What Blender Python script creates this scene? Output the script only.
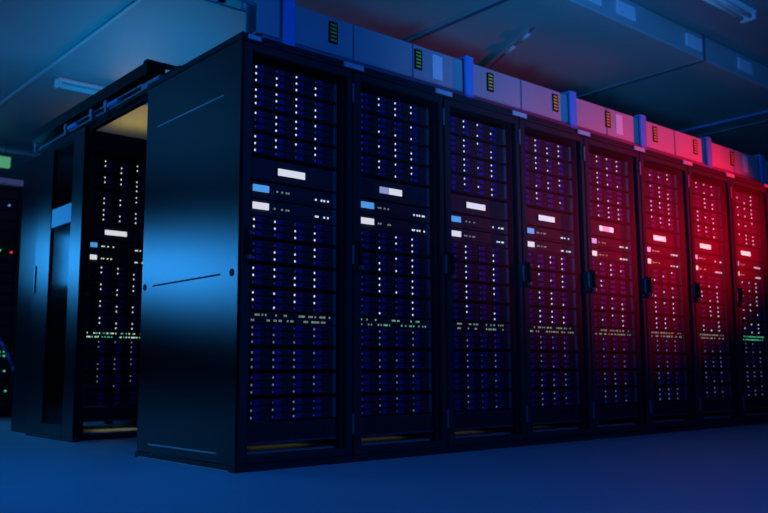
import bpy, math, random
from mathutils import Vector, Matrix
random.seed(7)
for o in list(bpy.data.objects): bpy.data.objects.remove(o, do_unlink=True)
SC = bpy.context.scene
COL = SC.collection

# ------------------------------------------------------------------ camera
cam_d = bpy.data.cameras.new('camera'); cam = bpy.data.objects.new('camera', cam_d); COL.objects.link(cam)
YAW, PIT, ROL, FPX = 0.71193, 0.13215, -0.005025, 856.9
F = Vector((math.sin(YAW)*math.cos(PIT), math.cos(YAW)*math.cos(PIT), math.sin(PIT)))
R = Vector((math.cos(YAW), -math.sin(YAW), 0)); U = R.cross(F)
R2 = R*math.cos(ROL) + U*math.sin(ROL); U2 = -R*math.sin(ROL) + U*math.cos(ROL)
cam.matrix_world = Matrix(((R2.x, U2.x, -F.x, -2.0054), (R2.y, U2.y, -F.y, -3.3082), (R2.z, U2.z, -F.z, 0.4404), (0, 0, 0, 1)))
cam_d.sensor_width = 36; cam_d.lens = FPX*36/768
cam_d.clip_start = .05; cam_d.clip_end = 100
cam_d.dof.use_dof = True; cam_d.dof.focus_distance = 4.3; cam_d.dof.aperture_fstop = 2.2
SC.camera = cam

# ------------------------------------------------------------------ world, exposure, lights
SC.view_settings.view_transform = 'Standard'; SC.view_settings.look = 'None'
SC.view_settings.gamma = 1; SC.view_settings.use_curve_mapping = False
SC.view_settings.exposure = 0.0
w = bpy.data.worlds.new('world'); SC.world = w; w.use_nodes = True
w.node_tree.nodes['Background'].inputs[0].default_value = (.004, .03, .12, 1)
w.node_tree.nodes['Background'].inputs[1].default_value = .04

def light(name, kind, loc, target, color, power, **kw):
    d = bpy.data.lights.new(name, kind); o = bpy.data.objects.new(name, d); COL.objects.link(o)
    o.location = loc; d.color = color; d.energy = power
    o.rotation_euler = (Vector(target) - Vector(loc)).to_track_quat('-Z', 'Y').to_euler()
    for k, v in kw.items(): setattr(d, k, v)
    return o
BLUE = (.0, .22, 1.0)
# the blue film light at the left, low, grazing the row ends
light('blue_key_light', 'AREA', (-4.2, 7.4, 1.85), (0, .5, 1.0), (.03, .35, 1), 125, shape='RECTANGLE', size=2.2, size_y=.4)
# blue wash over the floor in front
light('blue_floor_light', 'AREA', (-1.8, .0, 2.7), (-1.4, 1.2, 0), (.0, .20, 1), 32, shape='RECTANGLE', size=3.0, size_y=2.0, spread=2.0)
light('blue_door_light', 'AREA', (-1.15, 5.2, 1.56), (.1, 2.6, 1.2), (.03, .37, 1), 16, shape='RECTANGLE', size=.5, size_y=.5)  # added second blue lamp, gives the sliding door its glow
light('blue_fill_light', 'AREA', (.5, -4.2, 2.6), (1.6, 0, .9), (.01, .16, 1), 60, shape='RECTANGLE', size=2.0, size_y=1.0)
# blue uplight on the ceiling
light('ceiling_wash_light', 'AREA', (.9, 3.0, 2.3), (.7, 2.9, 3), (.0, .40, 1), 11, shape='RECTANGLE', size=1.6, size_y=1.4)
light('duct_wash_light', 'SPOT', (.8, -2.6, .4), (2.9, .4, 2.8), (.05, .36, 1), 260, spot_size=math.radians(62), spot_blend=1.0, shadow_soft_size=.3)  # added unseen spot, brightens the duct underside and the tray front
# the red film light out of frame at the right, its beam flagged to a low wide band
red = light('red_key_light', 'SPOT', (6.9, -2.0, 1.9), (4.2, .0, 1.64), (1, .0, .015), 880, spot_size=math.radians(37), spot_blend=.85, shadow_soft_size=.08)
red.scale = (1, 1, 1)
# added warm lamp beyond the rear row, for the yellow patch on the ceiling
light('added_warm_light', 'AREA', (1.7, 4.9, 2.65), (1.7, 4.8, 3.0), (1, .66, .14), 2.2, shape='RECTANGLE', size=.5, size_y=.4)

# ------------------------------------------------------------------ materials
def mat(name, color, rough=.5, metal=0., emit=None, es=1., noise=0., nscale=8., bump=0., spec=.5, alpha_glass=False):
    m = bpy.data.materials.new(name); m.use_nodes = True
    nt = m.node_tree; b = nt.nodes['Principled BSDF']
    b.inputs['Base Color'].default_value = (*color, 1); b.inputs['Roughness'].default_value = rough
    b.inputs['Metallic'].default_value = metal; b.inputs['Specular IOR Level'].default_value = spec
    if emit: b.inputs['Emission Color'].default_value = (*emit, 1); b.inputs['Emission Strength'].default_value = es
    if noise or bump:
        tc = nt.nodes.new('ShaderNodeTexCoord'); n = nt.nodes.new('ShaderNodeTexNoise')
        n.inputs['Scale'].default_value = nscale; n.inputs['Detail'].default_value = 5
        nt.links.new(tc.outputs['Object'], n.inputs['Vector'])
        if noise:
            r = nt.nodes.new('ShaderNodeMapRange'); r.inputs[3].default_value = 1-noise; r.inputs[4].default_value = 1+noise
            mx = nt.nodes.new('ShaderNodeVectorMath'); mx.operation = 'SCALE'; mx.inputs[0].default_value = color
            nt.links.new(n.outputs['Fac'], r.inputs[0]); nt.links.new(r.outputs[0], mx.inputs['Scale'])
            nt.links.new(mx.outputs[0], b.inputs['Base Color'])
        if bump:
            bp = nt.nodes.new('ShaderNodeBump'); bp.inputs['Strength'].default_value = bump; bp.inputs['Distance'].default_value = .002
            nt.links.new(n.outputs['Fac'], bp.inputs['Height']); nt.links.new(bp.outputs[0], b.inputs['Normal'])
    return m
M = {}
M['frame'] = mat('black_powder_coat', (.021, .021, .025), .75, spec=.25, noise=.15, nscale=30)
M['panel'] = mat('black_panel_paint', (.010, .011, .013), .25, noise=.05, nscale=3, spec=.7)
M['inner'] = mat('cabinet_interior', (.012, .012, .014), .7)
M['groove'] = mat('dark_groove', (.004, .004, .004), .8)
M['edge'] = mat('brushed_edge', (.35, .36, .38), .3, .6)
M['server'] = mat('server_bezel', (.026, .030, .037), .7, noise=.2, nscale=40)
M['carrier'] = mat('drive_carrier', (.034, .038, .046), .65, spec=.3)
M['header'] = mat('header_paint', (.006, .006, .008), .6, spec=.08)
M['grille'] = mat('pale_grille', (.4, .43, .46), .4, noise=.2, nscale=20)
M['latch'] = mat('blue_lit_latch', (.02, .03, .27), .5, spec=.2)  # blue of the light falling on the latches put into their colour
M['ear'] = mat('rack_ear', (.12, .14, .17), .45, .2)
M['led'] = mat('white_led', (.1, .1, .1), .4, emit=(.75, .85, 1), es=1.15)
M['led_dim'] = mat('dim_white_led', (.1, .1, .1), .4, emit=(.35, .42, .75), es=.4)
M['led_faint'] = mat('faint_blue_led', (.05, .05, .2), .4, emit=(.05, .06, .5), es=.25)
M['led_warm'] = mat('warm_white_led', (.1, .1, .1), .4, emit=(.85, .92, .68), es=1.1)
M['led_green'] = mat('green_led', (.05, .2, .1), .4, emit=(.12, .8, .4), es=.7)
M['led_pale'] = mat('pale_link_led', (.1, .1, .1), .4, emit=(.55, .68, .52), es=.36)
M['led_red'] = mat('red_led', (.2, .02, .02), .4, emit=(1, .03, .1), es=1.2)
M['led_blue'] = mat('blue_led', (.02, .02, .2), .4, emit=(.12, .25, 1), es=1.2)
M['screen_white'] = mat('white_display', (.5, .5, .5), .3, emit=(.93, .92, .9), es=.95)
M['screen_grey'] = mat('lilac_display', (.3, .3, .4), .3, emit=(.35, .42, .75), es=.9)
M['screen_blue'] = mat('cyan_display', (.2, .4, .6), .3, emit=(.10, .42, .85), es=.9)
M['tag'] = mat('pale_tag', (.55, .56, .62), .5, noise=.06, nscale=60)
M['tray'] = mat('galvanised_tray', (.42, .43, .46), .5, .1, noise=.12, nscale=4)
M['bracket'] = mat('blue_bracket', (.08, .36, .85), .4, .1)
M['black'] = mat('black_plastic', (.008, .008, .008), .6, spec=.2)
M['yellow'] = mat('yellow_print', (.75, .8, .08), .5)
M['sticker'] = mat('white_sticker', (.85, .85, .88), .5, noise=.1, nscale=70)
M['floor'] = mat('floor_vinyl', (.30, .32, .36), .55, noise=.10, nscale=2.5)
M['ceiling'] = mat('ceiling_panel', (.25, .29, .31), .45, noise=.18, nscale=1.2)
M['duct'] = mat('duct_metal', (.46, .52, .52), .4, .1, noise=.22, nscale=1.5)
M['wall'] = mat('wall_paint', (.06, .065, .08), .8, noise=.1, nscale=2)
M['white'] = mat('white_metal', (.75, .76, .78), .4)
M['pan'] = mat('zinc_pan', (.45, .46, .42), .5, .2, noise=.2, nscale=15)
M['tube'] = mat('lamp_tube', (.85, .85, .85), .25)
M['rail'] = mat('blue_grey_rail', (.22, .26, .34), .35, .5)
M['door_frame'] = mat('door_frame_paint', (.020, .022, .026), .30, noise=.06, nscale=3, spec=.7)
M['sign'] = mat('pale_reflection_paint', (.72, .80, .86), .5)  # colour of a reflection, for the sheet on the sliding door's glass
M['green'] = mat('green_sign_glow', (.1, .3, .15), .5, emit=(.10, .42, .20), es=.7)
M['cable'] = mat('blue_cable', (.05, .15, .6), .4)
M['monitor'] = mat('monitor_shell', (.25, .4, .6), .5)
# thin glass: clear with a mirror reflection at grazing angles
def glass(name, tint, refl, rough):
    m = bpy.data.materials.new(name); m.use_nodes = True; nt = m.node_tree
    for n in list(nt.nodes): nt.nodes.remove(n)
    out = nt.nodes.new('ShaderNodeOutputMaterial'); mix = nt.nodes.new('ShaderNodeMixShader')
    tr = nt.nodes.new('ShaderNodeBsdfTransparent'); gl = nt.nodes.new('ShaderNodeBsdfGlossy'); fr = nt.nodes.new('ShaderNodeFresnel')
    mt = nt.nodes.new('ShaderNodeMath'); mt.operation = 'MULTIPLY'; mt.inputs[1].default_value = refl
    fr.inputs[0].default_value = 1.45; tr.inputs[0].default_value = (*tint, 1); gl.inputs['Roughness'].default_value = rough
    nt.links.new(fr.outputs[0], mt.inputs[0]); nt.links.new(mt.outputs[0], mix.inputs[0])
    nt.links.new(tr.outputs[0], mix.inputs[1]); nt.links.new(gl.outputs[0], mix.inputs[2]); nt.links.new(mix.outputs[0], out.inputs[0])
    return m
# satin paint: black body with a soft gaussian sheen
def satin(name, base, sheen, rough):
    m = bpy.data.materials.new(name); m.use_nodes = True; nt = m.node_tree
    for n in list(nt.nodes): nt.nodes.remove(n)
    N = nt.nodes.new; L = nt.links.new
    out = N('ShaderNodeOutputMaterial'); mix = N('ShaderNodeMixShader'); df = N('ShaderNodeBsdfDiffuse'); gl = N('ShaderNodeBsdfGlossy')
    gl.distribution = 'BECKMANN'; gl.inputs['Roughness'].default_value = rough; fr = N('ShaderNodeFresnel'); fr.inputs[0].default_value = sheen
    tc = N('ShaderNodeTexCoord'); ns = N('ShaderNodeTexNoise'); ns.inputs['Scale'].default_value = 3; rm = N('ShaderNodeMapRange')
    rm.inputs[3].default_value = .9; rm.inputs[4].default_value = 1.05; sc = N('ShaderNodeVectorMath'); sc.operation = 'SCALE'; sc.inputs[0].default_value = base
    L(tc.outputs['Object'], ns.inputs['Vector']); L(ns.outputs['Fac'], rm.inputs[0]); L(rm.outputs[0], sc.inputs['Scale']); L(sc.outputs[0], df.inputs['Color'])
    L(fr.outputs[0], mix.inputs[0]); L(df.outputs[0], mix.inputs[1]); L(gl.outputs[0], mix.inputs[2]); L(mix.outputs[0], out.inputs[0])
    return m
M['panel'] = satin('black_panel_paint', (.005, .006, .007), 1.28, .25)
M['door_frame'] = satin('door_frame_paint', (.008, .009, .011), 1.28, .31)
M['glass'] = glass('tinted_glass', (.86, .87, .9), .02, .5)
M['dark_glass'] = glass('dark_glass', (.15, .16, .18), .3, .12)

# ------------------------------------------------------------------ mesh helpers
class MB:
    def __init__(s): s.v = []; s.f = []; s.m = []; s.mats = []; s.sm = []
    def mi(s, m):
        if m not in s.mats: s.mats.append(m)
        return s.mats.index(m)
    def face(s, ids, m, smooth=False): s.f.append(ids); s.m.append(s.mi(m)); s.sm.append(smooth)
    def box(s, a, b, m, ch=0.):
        x0, y0, z0 = a; x1, y1, z1 = b
        if ch <= 0:
            n = len(s.v)
            s.v += [(x, y, z) for z in (z0, z1) for y in (y0, y1) for x in (x0, x1)]
            for q in ((0,2,3,1),(4,5,7,6),(0,1,5,4),(2,6,7,3),(0,4,6,2),(1,3,7,5)): s.face(tuple(n+i for i in q), m)
            return s
        # chamfered box from 24 points
        n = len(s.v); idx = {}
        c = min(ch, (x1-x0)*.45, (y1-y0)*.45, (z1-z0)*.45)
        L = ((x0, x1), (y0, y1), (z0, z1))
        for i in (0, 1):
            for j in (0, 1):
                for k in (0, 1):
                    base = [L[0][i], L[1][j], L[2][k]]; sg = [1-2*i, 1-2*j, 1-2*k]
                    for ax in range(3):      # vertex lying on the face perpendicular to ax
                        p = list(base)
                        for t in range(3):
                            if t != ax: p[t] += sg[t]*c
                        idx[(i, j, k, ax)] = len(s.v); s.v.append(tuple(p))
        def corner(ax, side, a1, a2): 
            t = [0, 0, 0]; t[ax] = side; o = [q for q in range(3) if q != ax]; t[o[0]] = a1; t[o[1]] = a2; return tuple(t)
        for ax in range(3):
            for sd in (0, 1):
                q = [idx[(*corner(ax, sd, p, r), ax)] for p, r in ((0,0),(1,0),(1,1),(0,1))]
                flip = (sd == 0) ^ (ax == 1)
                s.face(tuple(reversed(q)) if flip else tuple(q), m)
        for ax in range(3):                  # edges along ax
            o = [q for q in range(3) if q != ax]
            for p in (0, 1):
                for r in (0, 1):
                    def cc(e):
                        t = [0, 0, 0]; t[ax] = e; t[o[0]] = p; t[o[1]] = r; return tuple(t)
                    q = [idx[(*cc(0), o[0])], idx[(*cc(0), o[1])], idx[(*cc(1), o[1])], idx[(*cc(1), o[0])]]
                    s.face(tuple(q), m)
        for i in (0, 1):
            for j in (0, 1):
                for k in (0, 1): s.face(tuple(idx[(i, j, k, a)] for a in range(3)), m)
        return s
    def tube(s, p, q, r, m, n=12, caps=True, r2=None):
        p = Vector(p); q = Vector(q); d = (q-p).normalized(); r2 = r if r2 is None else r2
        a = d.orthogonal().normalized(); b = d.cross(a); k = len(s.v)
        for c, rr in ((p, r), (q, r2)):
            for i in range(n):
                t = 2*math.pi*i/n; s.v.append(tuple(c + a*rr*math.cos(t) + b*rr*math.sin(t)))
        for i in range(n):
            j = (i+1) % n; s.face((k+i, k+j, k+n+j, k+n+i), m, True)
        if caps: s.face(tuple(k+i for i in reversed(range(n))), m); s.face(tuple(k+n+i for i in range(n)), m)
        return s
    def path(s, pts, r, m, n=8):
        for a, b in zip(pts[:-1], pts[1:]): s.tube(a, b, r, m, n)
        return s
    def mesh(s, name):
        me = bpy.data.meshes.new(name); me.from_pydata(s.v, [], s.f)
        for m in s.mats: me.materials.append(M[m])
        me.polygons.foreach_set('material_index', s.m); me.polygons.foreach_set('use_smooth', s.sm)
        me.update()
        import bmesh
        bm = bmesh.new(); bm.from_mesh(me); bmesh.ops.recalc_face_normals(bm, faces=bm.faces); bm.to_mesh(me); bm.free()
        return me
    def build(s, name, parent=None, loc=(0, 0, 0), **props):
        return link(name, s.mesh(name), parent, loc, **props)
def link(name, me, parent=None, loc=(0, 0, 0), **props):
    o = bpy.data.objects.new(name, me); COL.objects.link(o); o.location = loc
    if parent is not None: o.parent = parent
    for k, v in props.items(): o[k] = v
    return o
def tag(o, label, cat, group=None, kind=None):
    if label: o['label'] = label
    if cat: o['category'] = cat
    if group: o['group'] = group
    if kind: o['kind'] = kind
    return o
def thing(name, label, cat, loc=(0, 0, 0), group=None):
    return tag(link(name, None, None, loc), label, cat, group)
def struct(name, mb, loc=(0, 0, 0)):
    o = mb.build(name, None, loc); o['kind'] = 'structure'; return o
B = lambda a, b, m, ch=0.: MB().box(a, b, m, ch)

# ------------------------------------------------------------------ structure
X0, X1, Y0, Y1, H = -6.5, 13.0, -6.0, 9.0, 3.0
struct('floor', B((X0, Y0, -.06), (X1, Y1, 0), 'floor'))
struct('ceiling', B((X0, Y0, H), (X1, Y1, H+.1), 'ceiling'))
struct('wall_back', B((X0, Y1, 0), (X1, Y1+.1, H), 'wall'))
struct('wall_left', B((X0-.1, Y0, 0), (X0, Y1, H), 'wall'))
struct('wall_right', B((X1, Y0, 0), (X1+.1, Y1, H), 'wall'))
struct('wall_front', B((X0, Y0-.1, 0), (X1, Y0, H), 'wall'))
struct('trim_1', B((.395, 1.6, H-.012), (.425, Y1, H), 'grille', .003))
# ceiling duct along the row
t = thing('ventilation_duct', 'long grey ceiling duct running above the front row of cabinets', 'duct', (0, 0, 2.8))
B((-3, -.12, 0), (12, 1.12, .2), 'duct', .01).build('duct_body', t)
for x in range(-2, 12, 2): B((x, -.126, -.008), (x+.03, 1.126, .2), 'rail').build('joint_flange', t)
for x in (2.45, 2.85, 3.75, 4.55):
    B((x, -.135, .05), (x+.22, -.12, .15), 'sticker', .003).build('pale_side_plate', t, label='pale plate on the duct side')  # plain pale plates in a row along the duct side

# ------------------------------------------------------------------ ceiling fixtures
def lamp_fixture(loc, length, label, axis='x'):
    t = thing('ceiling_lamp', label, 'lamp', loc, 'unlit tube lamps under the ceiling')
    L = length
    MB().box((0, -.06, -.035), (L, .06, 0), 'white', .008).build('housing', t)
    for y in (-.03, .03):
        MB().tube((.04, y, -.055), (L-.04, y, -.055), .014, 'tube').build('tube', t)
    m = MB(); m.box((0, -.055, -.075), (.03, .055, -.035), 'white', .005).build('end_cap', t)
    m = MB(); m.box((L-.03, -.055, -.075), (L, .055, -.035), 'white', .005).build('end_cap', t)
    return t
lamp_fixture((.56, 4.05, 2.998), 1.25, 'unlit twin tube ceiling lamp behind the dark aisle header')
lamp_fixture((3.0, -.56, 2.998), .86, 'unlit tube ceiling lamp at the top right edge')
t = thing('surface_conduit', 'thin metal conduit with two bright clips under the ceiling duct', 'pipe', (2.5, 0, 2.8))
MB().tube((0, .3, -.012), (.35, 1.05, -.012), .006, 'rail').build('conduit', t)
for f in (.12, .42):
    p = Vector((0, .3, -.016)).lerp(Vector((.35, 1.05, -.016)), f); q = Vector((0, .3, -.016)).lerp(Vector((.35, 1.05, -.016)), f+.17)
    MB().tube(p, q, .013, 'white').build('clip', t, label='pale metal clip')
t = thing('ceiling_pipe', 'thin pipe crossing below the ceiling at the right', 'pipe', (5.7, 0, 2.8))
MB().tube((0, -1.5, 0), (0, 3.2, 0), .016, 'bracket').build('pipe', t)
for y in (-1.2, .6, 2.2): MB().tube((0, y, .016), (0, y, .2 if not -.12 < y < 1.12 else .001+.02), .008, 'rail', 8).build('hanger', t)

# ------------------------------------------------------------------ server parts (local: x along the front, y into the cabinet, z up)
SX0, SX1, SY = .095, .565, .07
carrier_me = MB()
carrier_me.box((0, -.004, 0), (.111, .018, .0275), 'carrier', .0015)
carrier_me.box((.016, -.0075, .003), (.050, -.004, .0245), 'latch', .001)
for i in range(4): carrier_me.box((.056+i*.013, -.0055, .006), (.063+i*.013, -.004, .0215), 'inner')
carrier_me = carrier_me.mesh('drive_carrier')
def led_mesh(m): return MB().box((0, -.008, 0), (.0075, -.003, .0100), m, .0015).mesh('status_led')
LED = {k: led_mesh(k) for k in ('led', 'led_dim', 'led_faint', 'led_warm')}
chassis_me = MB().box((SX0, .002, 0), (SX1, .62, .100), 'server').mesh('chassis')
ear_l = MB().box((SX0-.012, -.004, .002), (SX0-.001, .006, .098), 'frame', .002).mesh('rack_ear')
ear_r = MB().box((SX1+.001, -.012, .002), (SX1+.022, .006, .098), 'ear', .003).mesh('rack_ear')
ORD = ['topmost', 'second from the top', 'third from the top', 'lowest']
RK = ['corner cabinet', 'second front cabinet', 'third front cabinet', 'fourth front cabinet',
      'fifth front cabinet', 'sixth front cabinet', 'seventh front cabinet', 'eighth front cabinet', 'rear aisle cabinet']
# lit drive lights read from the photograph, four columns by three rows per server
PAT = {0: ['1010 1111 1111', '1110 1111 1011', '1111 0110 0111', '1111 1101 1000',
           '1100 1111 0011', '0001 0111 0110', '1101 1111 0011', '1111 1011 0100',
           '1001 1101 1110', '1111 1110 1110', '0111 1101 1010', '0010 1110 1010'],
       1: ['0111 0111 0010', '0001 0000 0111', '0010 0111 0011', '0111 0101 0010',
           '0011 0011 0101', '0011 0101 0111', '0101 0101 0111', '0001 0001 0101',
           '0101 0101 0101', '0001 0111 0101', '0111 0010 0100', '0010 0100 0001'],
       2: ['0110 0101 0010', '0110 0101 0101', '0101 0111 0101', '0100 0111 0001',
           '0100 0101 0101', '0101 0101 0101', '0101 0101 0100', '0100 0101 0001',
           '0000 0100 0100', '0101 0101 0101', '0100 0001 0100', '0100 0100 0001'],
       8: ['0101 0111 0010', '0111 0111 0001', '0001 0111 0110', '0101 0111 0111',
           '0110 0111 0001', '0101 0111 0010', '0100 0111 0011', '0100 0111 0011',
           '0111 0101 0001', '0011 0111 0110', '0101 0101 0010', '0100 0100 0010']}
def server(k, gi, ox, oy, z):
    bank = ('upper', 'middle', 'lower')[gi//4]
    t = thing('storage_server', 'twelve-bay storage server, %s of the %s bank, in the %s' % (ORD[gi % 4], bank, RK[k]), 'server',
              (ox, oy+SY, z), 'twelve-bay storage servers in the cabinets')
    link('chassis', chassis_me, t); link('rack_ear', ear_l, t); link('rack_ear', ear_r, t)
    pat = PAT[k][gi].split() if k in PAT else None
    for r in range(3):
        for c in range(4):
            dc = link('drive_carrier', carrier_me, t, (SX0+.003+c*.1165, -.002, .0685-r*.033))
            if pat: lit = pat[r][c] == '1'
            else: lit = random.random() < .62
            if k == 8: kind = 'led_warm' if lit and gi < 8 else ('led_dim' if lit and gi < 11 else None)
            elif gi < 8: kind = 'led' if lit else 'led_faint'
            else: kind = 'led_dim' if lit else 'led_faint'
            if kind: link('status_led', LED[kind], dc, (.003, 0, .008), label='lit status light' if lit else 'faint blue status light')
    return t
def front_unit(name, label, cat, ox, oy, z, h, group, depth=.5):
    t = thing(name, label, cat, (ox, oy+SY, z), group)
    MB().box((SX0, 0, 0), (SX1, depth, h), 'server', .002).build('chassis', t)
    MB().box((SX0-.012, -.004, .002), (SX0-.001, .006, h-.002), 'frame').build('rack_ear', t)
    MB().box((SX1+.001, -.008, .002), (SX1+.022, .006, h-.002), 'ear').build('rack_ear', t)
    return t
def fill_rack(k, ox, oy):
    for g in range(4):
        server(k, g, ox, oy, 1.798-.1138*g)
        server(k, 4+g, ox, oy, 1.060-.1140*g)
        server(k, 8+g, ox, oy, .558-.1145*g)
    warm = (k == 8)
    # display unit
    t = front_unit('console_unit', 'slim black unit with a small lit display, in the %s' % RK[k], 'console', ox, oy, 1.336, .104, 'display units below the upper banks')
    sx = 0
    B((.228, -.006, .030), (.397, -.001, .070), 'black', .002).build('display_bezel', t)
    if k == 1:
        MB().box((.226, -.009, .033), (.29, -.006, .067), 'screen_grey').box((.29, -.009, .033), (.383, -.006, .067), 'screen_white').build('display', t, label='lit two-tone display')
    elif k in (4,):
        MB().box((.226, -.009, .033), (.26, -.006, .067), 'screen_white').box((.26, -.009, .033), (.34, -.006, .067), 'screen_grey').box((.34, -.009, .033), (.383, -.006, .067), 'screen_white').build('display', t, label='lit two-tone display')
    else:
        B((.236, -.009, .033), (.393, -.006, .067), 'screen_white').build('display', t, label='lit white display')
    # two application servers
    for q, (z, scr, word) in enumerate(((1.247, 'screen_blue', 'blue'), (1.163, 'screen_white', 'white'))):
        t = front_unit('rack_server', 'flat server with a lit %s display block, in the %s' % (word, RK[k]), 'server', ox, oy, z, .078, 'flat servers between the banks')
        B((SX0+.004, -.008, .030), (SX0+.092, -.001, .062), scr, .001).build('display', t, label='lit %s display' % word)
        m = MB(); rr = random.Random(k*10+q)
        for x in (.218, .232, .260, .285, .298): 
            if rr.random() < .8: m.box((x, -.004, .038), (x+.008, -.0005, .046), 'led_warm' if warm else 'led_pale')
        for x in (.46, .472, .495, .512, .535, .546):
            if rr.random() < .75: m.box((x, -.004, .028), (x+.008, -.0005, .037), 'led_warm' if warm else 'led')
        m.build('indicator_lights', t)
        m = MB()
        for i in range(14): m.box((.22+i*.022, -.003, .008), (.232+i*.022, -.0005, .018), 'inner')
        m.build('vent_slots', t)
    # network switch with two rows of link lights
    t = front_unit('network_switch', 'black network switch with two rows of tiny link lights in the %s' % RK[k], 'switch', ox, oy, .660, .052, 'network switches between the middle and lower banks')
    rr = random.Random(k+50); greens = {1: .6, 7: .95, 8: .55}.get(k, .08)
    for row, z in enumerate((.034, .009)):
        m = MB(); x = SX0+.006
        while x < SX1-.012:
            if rr.random() < .48:
                col = 'led_green' if rr.random() < greens else ('led_pale' if (k < 8) else 'led_warm')
                m.box((x, -.004, z), (x+.006, -.0005, z+.009), col)
            else: m.box((x, -.002, z), (x+.006, -.0005, z+.009), 'inner')
            x += .0095 if rr.random() < .85 else .019
        m.build('port_lights', t)
    # blanking panel
    t = thing('blanking_panel', 'dark slotted blanking panel at the foot of the %s' % RK[k], 'panel', (ox, oy+SY, .118), 'slotted blanking panels at the cabinet feet')
    m = MB(); m.box((SX0-.012, 0, 0), (SX1+.022, .02, .090), 'server', .002)
    m.build('plate', t); m = MB()
    for i in range(26): m.box((SX0+.01+i*.0175, -.002, .012), (SX0+.018+i*.0175, 0, .078), 'inner')
    m.build('vent_slots', t)
    B((SX0-.012, -.012, -.004), (SX1+.022, 0, .002), 'ear').build('lip', t)

# ------------------------------------------------------------------ cabinets
W, D, HR = .65, .994, 2.008
def cabinet(k, ox, oy, label, group, left_panel=True):
    t = thing('server_cabinet', label, 'cabinet', (ox, oy, 0), group)
    g = .002
    m = MB()   # frame: posts, head, sill, sides, back and top sheet
    for x in (g, W-g-.045):
        m.box((x, .036, .0), (x+(.012 if k == 8 and x < .1 else .045), .085, HR-.02), 'frame', .003); m.box((x, D-.05, 0), (x+.045, D-g, HR-.02), 'frame', .003)
    m.box((g, .034, 1.935), (W-g, .09, HR-.022), 'frame'); m.box((g, .034, 0), (W-g, .09, .062 if k < 8 else .026), 'frame')
    m.box((W-g-.006, .085, .02), (W-g, D-.05, HR-.02), 'inner')
    if not left_panel: m.box((g, .085, .02), (g+.006, D-.05, HR-.02), 'inner')
    m.box((g+.05, D-.02, .22), (W-g-.05, D-.012, HR-.03), 'inner')
    m.build('frame', t)
    B((g, .004, HR-.02), (W-g, D-g, HR), 'frame', .004).build('roof', t)
    bz = .066 if k < 8 else .030
    B((g+.048, .09, bz), (W-g-.048, D-.06, bz+.010), 'pan').build('base_plate', t, label='pale metal base plate')
    so = -.065 if k == 8 else 0
    for x in (SX0-.022+so, SX1+.001+.022+so):
        B((x, SY+.004, .08), (x+.009, SY+.05, 1.93), 'inner').build('mounting_rail', t)
    # filler beside the rails
    if k < 8: B((.052, SY+.012, .08), (SX0-.024, SY+.02, 1.93), 'inner').build('cable_filler', t)
    else: B((SX1-.04, SY+.012, .08), (W-.055, SY+.02, 1.93), 'inner').build('cable_filler', t)
    # glass door
    d = MB(); d.box((.005, 0, .035), (.050, .03, 1.965), 'frame', .004); d.box((W-.038, 0, .035), (W-.007, .03, 1.965), 'frame', .004)
    d.box((.050, 0, 1.925), (W-.038, .03, 1.965), 'frame', .004); zb = .035 if k < 8 else .012; d.box((.050, 0, zb), (W-.038, .03, .07 if k < 8 else .03), 'frame', .004)
    door = d.build('door', t)
    B((.045, .012, .065 if k < 8 else .028), (W-.033, .016, 1.93), 'glass').build('glass_pane', door)
    B((g, .002, 1.968), (W-g, .034, HR-.021), 'frame', .003).build('head_rail', t)
    B((g, .006, .0), (W-g, .034, .033 if k < 8 else .010), 'frame', .003).build('plinth', t)
    # swing handle
    h = MB(); h.box((.012, -.012, .93), (.046, 0, 1.085), 'black', .006); hd = h.build('handle', door)
    hh = MB(); hh.box((.020, -.034, .965), (.040, -.010, 1.075), 'black', .007); hh.tube((.03, -.034, 1.06), (.03, -.037, 1.06), .007, 'ear', 12); hh.box((.024, -.0355, .94), (.036, -.011, .958), 'rail', .002)
    hh.build('lever', hd)
    for z in (1.80, .965, .135):
        B((W-.013, -.008, z), (W-.001, .001, z+.098), 'ear', .002).build('hinge', door)
    pts = [(.605+.0*i, -.004, 0) for i in range(1)]
    pts = [(.607-.018*math.sin(a), -.006, 1.85+.035*math.cos(a)) for a in [math.pi*i/8 for i in range(9)]]
    MB().path(pts, .003, 'black', 6).build('earth_strap', door)
    return t
def tag_plate(x, z, wd, ht, label):
    t = thing('name_plate', label, 'plate', (x, .002, z), 'pale name plates along the cabinet tops')
    MB().box((-wd/2, -.008, -ht/2), (wd/2, 0, ht/2), 'tag', .001).build('plate', t)
    for s in (-1, 1): MB().tube((s*(wd/2-.006), -.008, 0), (s*(wd/2-.006), -.010, 0), .003, 'rail', 8).build('screw', t)
ords = ['first', 'second', 'third', 'fourth', 'fifth', 'sixth', 'seventh', 'eighth']
CL = ['black glass-door server cabinet at the row corner with the blue-lit side panel',
      'black glass-door server cabinet, second in the front row, beside the corner one',
      'black glass-door server cabinet, third in the front row, last one without red light',
      'black glass-door server cabinet, fourth in the front row, with its red-lit left edge',
      'red-lit glass-door server cabinet, fifth in the front row',
      'red-lit glass-door server cabinet, sixth in the front row',
      'red-lit glass-door server cabinet, seventh in the front row',
      'red-lit glass-door server cabinet, last at the right end of the front row']
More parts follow.
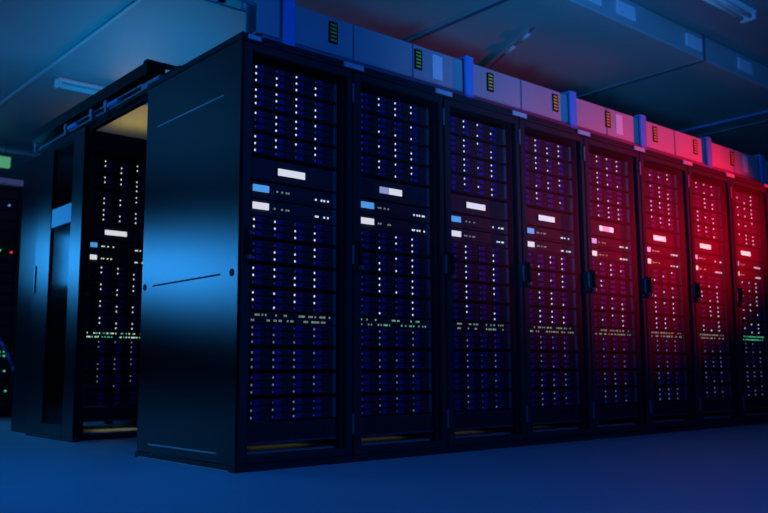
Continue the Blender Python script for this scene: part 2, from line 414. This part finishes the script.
for k in range(8):
    c = cabinet(k, k*W, 0, CL[k], 'glass-door server cabinets of the front row', left_panel=(k == 0))
    if k == 0:
        sp = B((-.006, .036, .03), (.0, D-.002, HR-.03), 'panel', .002).build('side_panel', c, label='large satin side panel catching blue light')
        m = MB(); m.box((-.012, .002, .0), (.002, .032, HR-.03), 'panel', .003)
        m.build('corner_trim', c)
        B((-.012, -.002, HR-.03), (.002, D, HR), 'frame', .003).build('roof_edge', c)
        MB().box((-.013, .0, .0), (.0, D+.004, .028), 'frame', .003).box((-.016, .05, .002), (-.013, .95, .008), 'edge').build('side_plinth', c)
        for (z, mm, nm) in ((1.741, 'edge', 'upper_strip'), (.884, 'groove', 'middle_groove'), (.073, 'edge', 'lower_strip')):
            MB().box((-.0085, .17, z-.004), (-.0055, .86, z+.004), mm, .001).build(nm, sp)
        for y in (.065, .955):
            m = MB().tube((-.006, y, .884), (-.009, y, .884), .017, 'frame', 20); m.tube((-.009, y, .884), (-.0105, y, .884), .010, 'black', 16)
            m.build('panel_lock', sp)
    fill_rack(k, k*W, 0)
    plate_x = (k+1)*W+.0
    tag_plate(plate_x, 1.99, .13, .026, 'pale name plate above the joint at the right of the %s cabinet' % ords[k])
tag_plate(.055, 1.99, .07, .022, 'short pale name plate at the outer corner of the cabinet row')

# rear row, across the aisle
RX, RY = .157, 2.25
c = cabinet(8, RX, RY, 'black server cabinet across the aisle, seen between header and corner cabinet', None, True)
B((-.006, .036, .0), (0, 1.25, HR+.06), 'door_frame', .002).build('side_panel', c)
B((0, .004, HR), (W, D, HR+.06), 'frame', .004).build('top_cover', c)
fill_rack(8, RX-.065, RY)
# dim warm lamps added beneath the servers, imitating warm light on the base plates
for ox, oy, e in ((0, 0, .012), (W, 0, .012), (2*W, 0, .010), (3*W, 0, .004), (RX, RY, .12)):
    light('added_base_light', 'AREA', (ox+.40, oy+.30, .112), (ox+.40, oy+.30, 0), (1, .9, .5), e*.7, shape='RECTANGLE', size=.34, size_y=.10)

# sliding aisle door standing open against the rear row's end
t = thing('sliding_door', 'blue-lit sliding aisle door with narrow dark glass, standing open at the rear row', 'door', (.12, 2.15, 0))
m = MB(); z0, z1 = .02, 2.05
m.box((-.02, 0, z0), (.02, .19, z1), 'door_frame', .003); m.box((-.02, .56, z0), (.02, .85, z1), 'door_frame', .003)
m.box((-.02, .19, z0), (.02, .56, .10), 'door_frame', .003); m.box((-.02, .19, 2.0), (.02, .56, z1), 'door_frame', .003)
m.build('door_leaf', t)
B((-.006, .185, .095), (.006, .565, 2.005), 'dark_glass').build('glass_pane', t)
B((-.016, .193, 1.44), (-.008, .557, 1.57), 'sign').build('reflection_sheet', t, label='pale blue sheet imitating a reflection across the glass')  # reflection on the door glass, put in as a pale sheet
B((-.03, .81, 1.0), (-.02, .825, 1.2), 'edge', .003).build('pull_handle', t)
B((-.024, -.01, 0), (.024, .86, .02), 'frame', .003).build('bottom_guide', t)

# header with the sliding track over the aisle end
t = thing('aisle_header', 'dark overhead track header spanning the aisle between the two rows', 'header', (.12, 1.0, 2.07))
m = MB(); m.box((-.02, .25, .10), (.10, 2.2, .175), 'header', .004); m.box((.06, .0, .0), (.10, 2.2, .10), 'header', .004)
m.build('beam', t)
B((-.02, .25, .17), (.30, .30, .19), 'frame', .003).build('end_bracket', t)
for y0, y1, z, x in ((.0, 2.15, .012, -.012), (.35, 1.5, .058, .0)):
    B((x, y0, z), (x+.03, y1, z+.012), 'rail', .003).build('track_rail', t, label='blue-grey metal rail')
B((-.03, .06, .0), (.02, .30, .04), 'rail', .003).build('stop_block', t)
for y in (.82, 1.05, 1.5, 2.1):
    m = MB().tube((-.03, y, .055), (-.012, y, .055), .022, 'edge', 16); m.box((-.028, y-.02, .0), (-.016, y+.02, .05), 'rail', .003)
    m.build('roller', t)
for y in (.62, 1.28): B((-.035, y, .02), (-.012, y+.16, .045), 'bracket', .004).build('hanger_plate', t)

# ------------------------------------------------------------------ cable tray above the row
t = thing('cable_tray', 'long metal cable trunking with blue brackets running over the cabinet tops', 'tray', (0, .15, HR))
m = MB(); TD = .10; segs = [.15, .33, 1.64, 2.66, 3.51, 4.47, 5.39, 6.6]
for a, b in zip(segs[:-1], segs[1:]):
    P = MB(); P.box((a+.012, 0, .085), (b-.012, .012, .29), 'tray', .002)
    P.box((a+.012, TD, .085), (b-.012, TD+.012, .29), 'tray', .002); P.box((a+.012, .012, .085), (b-.012, TD, .095), 'tray')
    n = max(1, int((b-a)/.42))
    for i in range(1, n): x = a+(b-a)*i/n; P.box((x-.004, -.004, .088), (x+.004, 0, .287), 'rail')
    P.build('trunking_panel', t)
    B((a+.012, -.014, .075), (b-.012, .0, .085), 'rail', .002).build('lower_lip', t)
    B((a+.03, -.03, .052), (b-.03, -.012, .068), 'rail', .003).build('front_rail', t)
for x in segs[1:-1]:
    m = MB(); m.box((x-.035, -.035, .04), (x+.035, -.014, .30), 'bracket', .004); m.box((x-.035, -.035, .30), (x+.035, TD+.03, .312), 'bracket', .003)
    m.box((x-.03, TD+.013, .0), (x+.03, TD+.03, .30), 'bracket'); m.box((x-.03, -.03, .0), (x+.03, .0, .04), 'bracket')
    m.build('bracket', t)
for x in (.63, 1.245, 1.856, 2.5, 3.10, 3.71, 4.3, 4.9):
    m = MB(); m.box((x-.03, -.004, .145), (x+.03, 0, .265), 'black')
    for i in range(5): m.box((x-.018, -.0055, .158+i*.021), (x+.020, -.004, .168+i*.021), 'yellow')
    m.build('warning_label', t, label='black label with yellow bars')
for x in (1.397, 3.239, 5.129):
    B((x-.04, -.005, .12), (x+.04, 0, .265), 'sticker').build('paper_sticker', t, label='white paper sticker')
# open wire end of the tray
t = thing('wire_basket', 'open blue-lit wire basket sticking out left of the cable trunking', 'basket', (-.30, .16, 2.235))
m = MB()
for y in (0, .10):
    for z in (0, .06): m.tube((0, y, z), (.46, y, z), .005, 'grille', 8)
for x in (.02, .16, .30, .44): m.path([(x, 0, .06), (x, 0, 0), (x, .10, 0), (x, .10, .06)], .005, 'bracket', 8)
m.build('mesh', t)
MB().tube((.27, 0, -.035), (.27, 0, .0), .018, 'black', 14).build('rubber_foot', t)

# ------------------------------------------------------------------ background behind the rear row
t = thing('distant_cabinet', 'dark open cabinet with red and green lights at the left edge', 'cabinet', (-.55, 5.5, 0))
m = MB(); m.box((0, .05, 0), (1.35, .9, 2.3), 'inner'); m.box((0, 0, 0), (.04, .05, 2.3), 'frame'); m.box((1.31, 0, 0), (1.35, .05, 2.3), 'frame')
for i in range(21): m.box((.05, .03, .06+i*.105), (1.3, .05, .15+i*.105), 'inner', .004)
m.build('body', t)
B((-.02, -.02, 2.3), (1.37, .92, 2.36), 'white', .004).build('top_rail', t, label='pale top rail')
for nm, mm, pts in (('status_light', 'led_red', [(.708, 1.626)]), ('status_light', 'led_blue', [(.665, 2.096)]),
                    ('status_light', 'led_green', [(.645, .637), (.69, .64), (.645, .60), (.69, .60)]), ('status_light', 'led_green', [(.70, .453)]), ('status_light', 'led_green', [(.72, .26)]), ('status_light', 'led_green', [(.60, 1.637)])):
    for x, z in pts: B((x+.55-.007, .012, z-.008), (x+.55+.007, .03, z+.008), mm).build(nm, t)
t = thing('blue_cable', 'short blue cable hanging on the dark cabinet at the left edge', 'cable', (0, 5.49, 0))
MB().path([(.50, 0, 1.0), (.58, -.01, .86), (.64, -.02, .74), (.70, -.03, .62), (.76, -.02, .50), (.78, -.01, .44)], .016, 'cable').build('cord', t)
t = thing('exit_sign', 'softly glowing green sign hanging beyond the rear cabinets at the left edge', 'sign', (.92, 6.4, 2.68))
B((-.45, 0, 0), (0, .05, .12), 'green', .004).build('face', t)
B((-.46, -.004, .12), (.01, .054, .132), 'rail').build('rim', t)
for x in (-.4, -.05): MB().tube((x, .025, .13), (x, .025, H-2.68), .006, 'rail', 8).build('hanger', t)
t = thing('junction_box', 'small blue-lit box hanging under the ceiling left of the aisle header', 'box', (1.24, 6.4, 2.72))
MB().box((0, 0, 0), (.14, .1, .19), 'monitor', .015).build('shell', t)
MB().tube((.07, .05, .19), (.07, .05, H-2.72), .01, 'rail', 8).build('hanger', t)
t = thing('ceiling_conduit', 'pale horizontal conduit under the ceiling beyond the rear cabinets', 'pipe', (0, 6.6, 2.93))
MB().tube((-3, 0, 0), (5, 0, 0), .03, 'white').build('conduit', t)
for x in (-1, .6, 2.5): MB().tube((x, 0, .02), (x, 0, .07), .012, 'rail', 8).build('clamp', t)
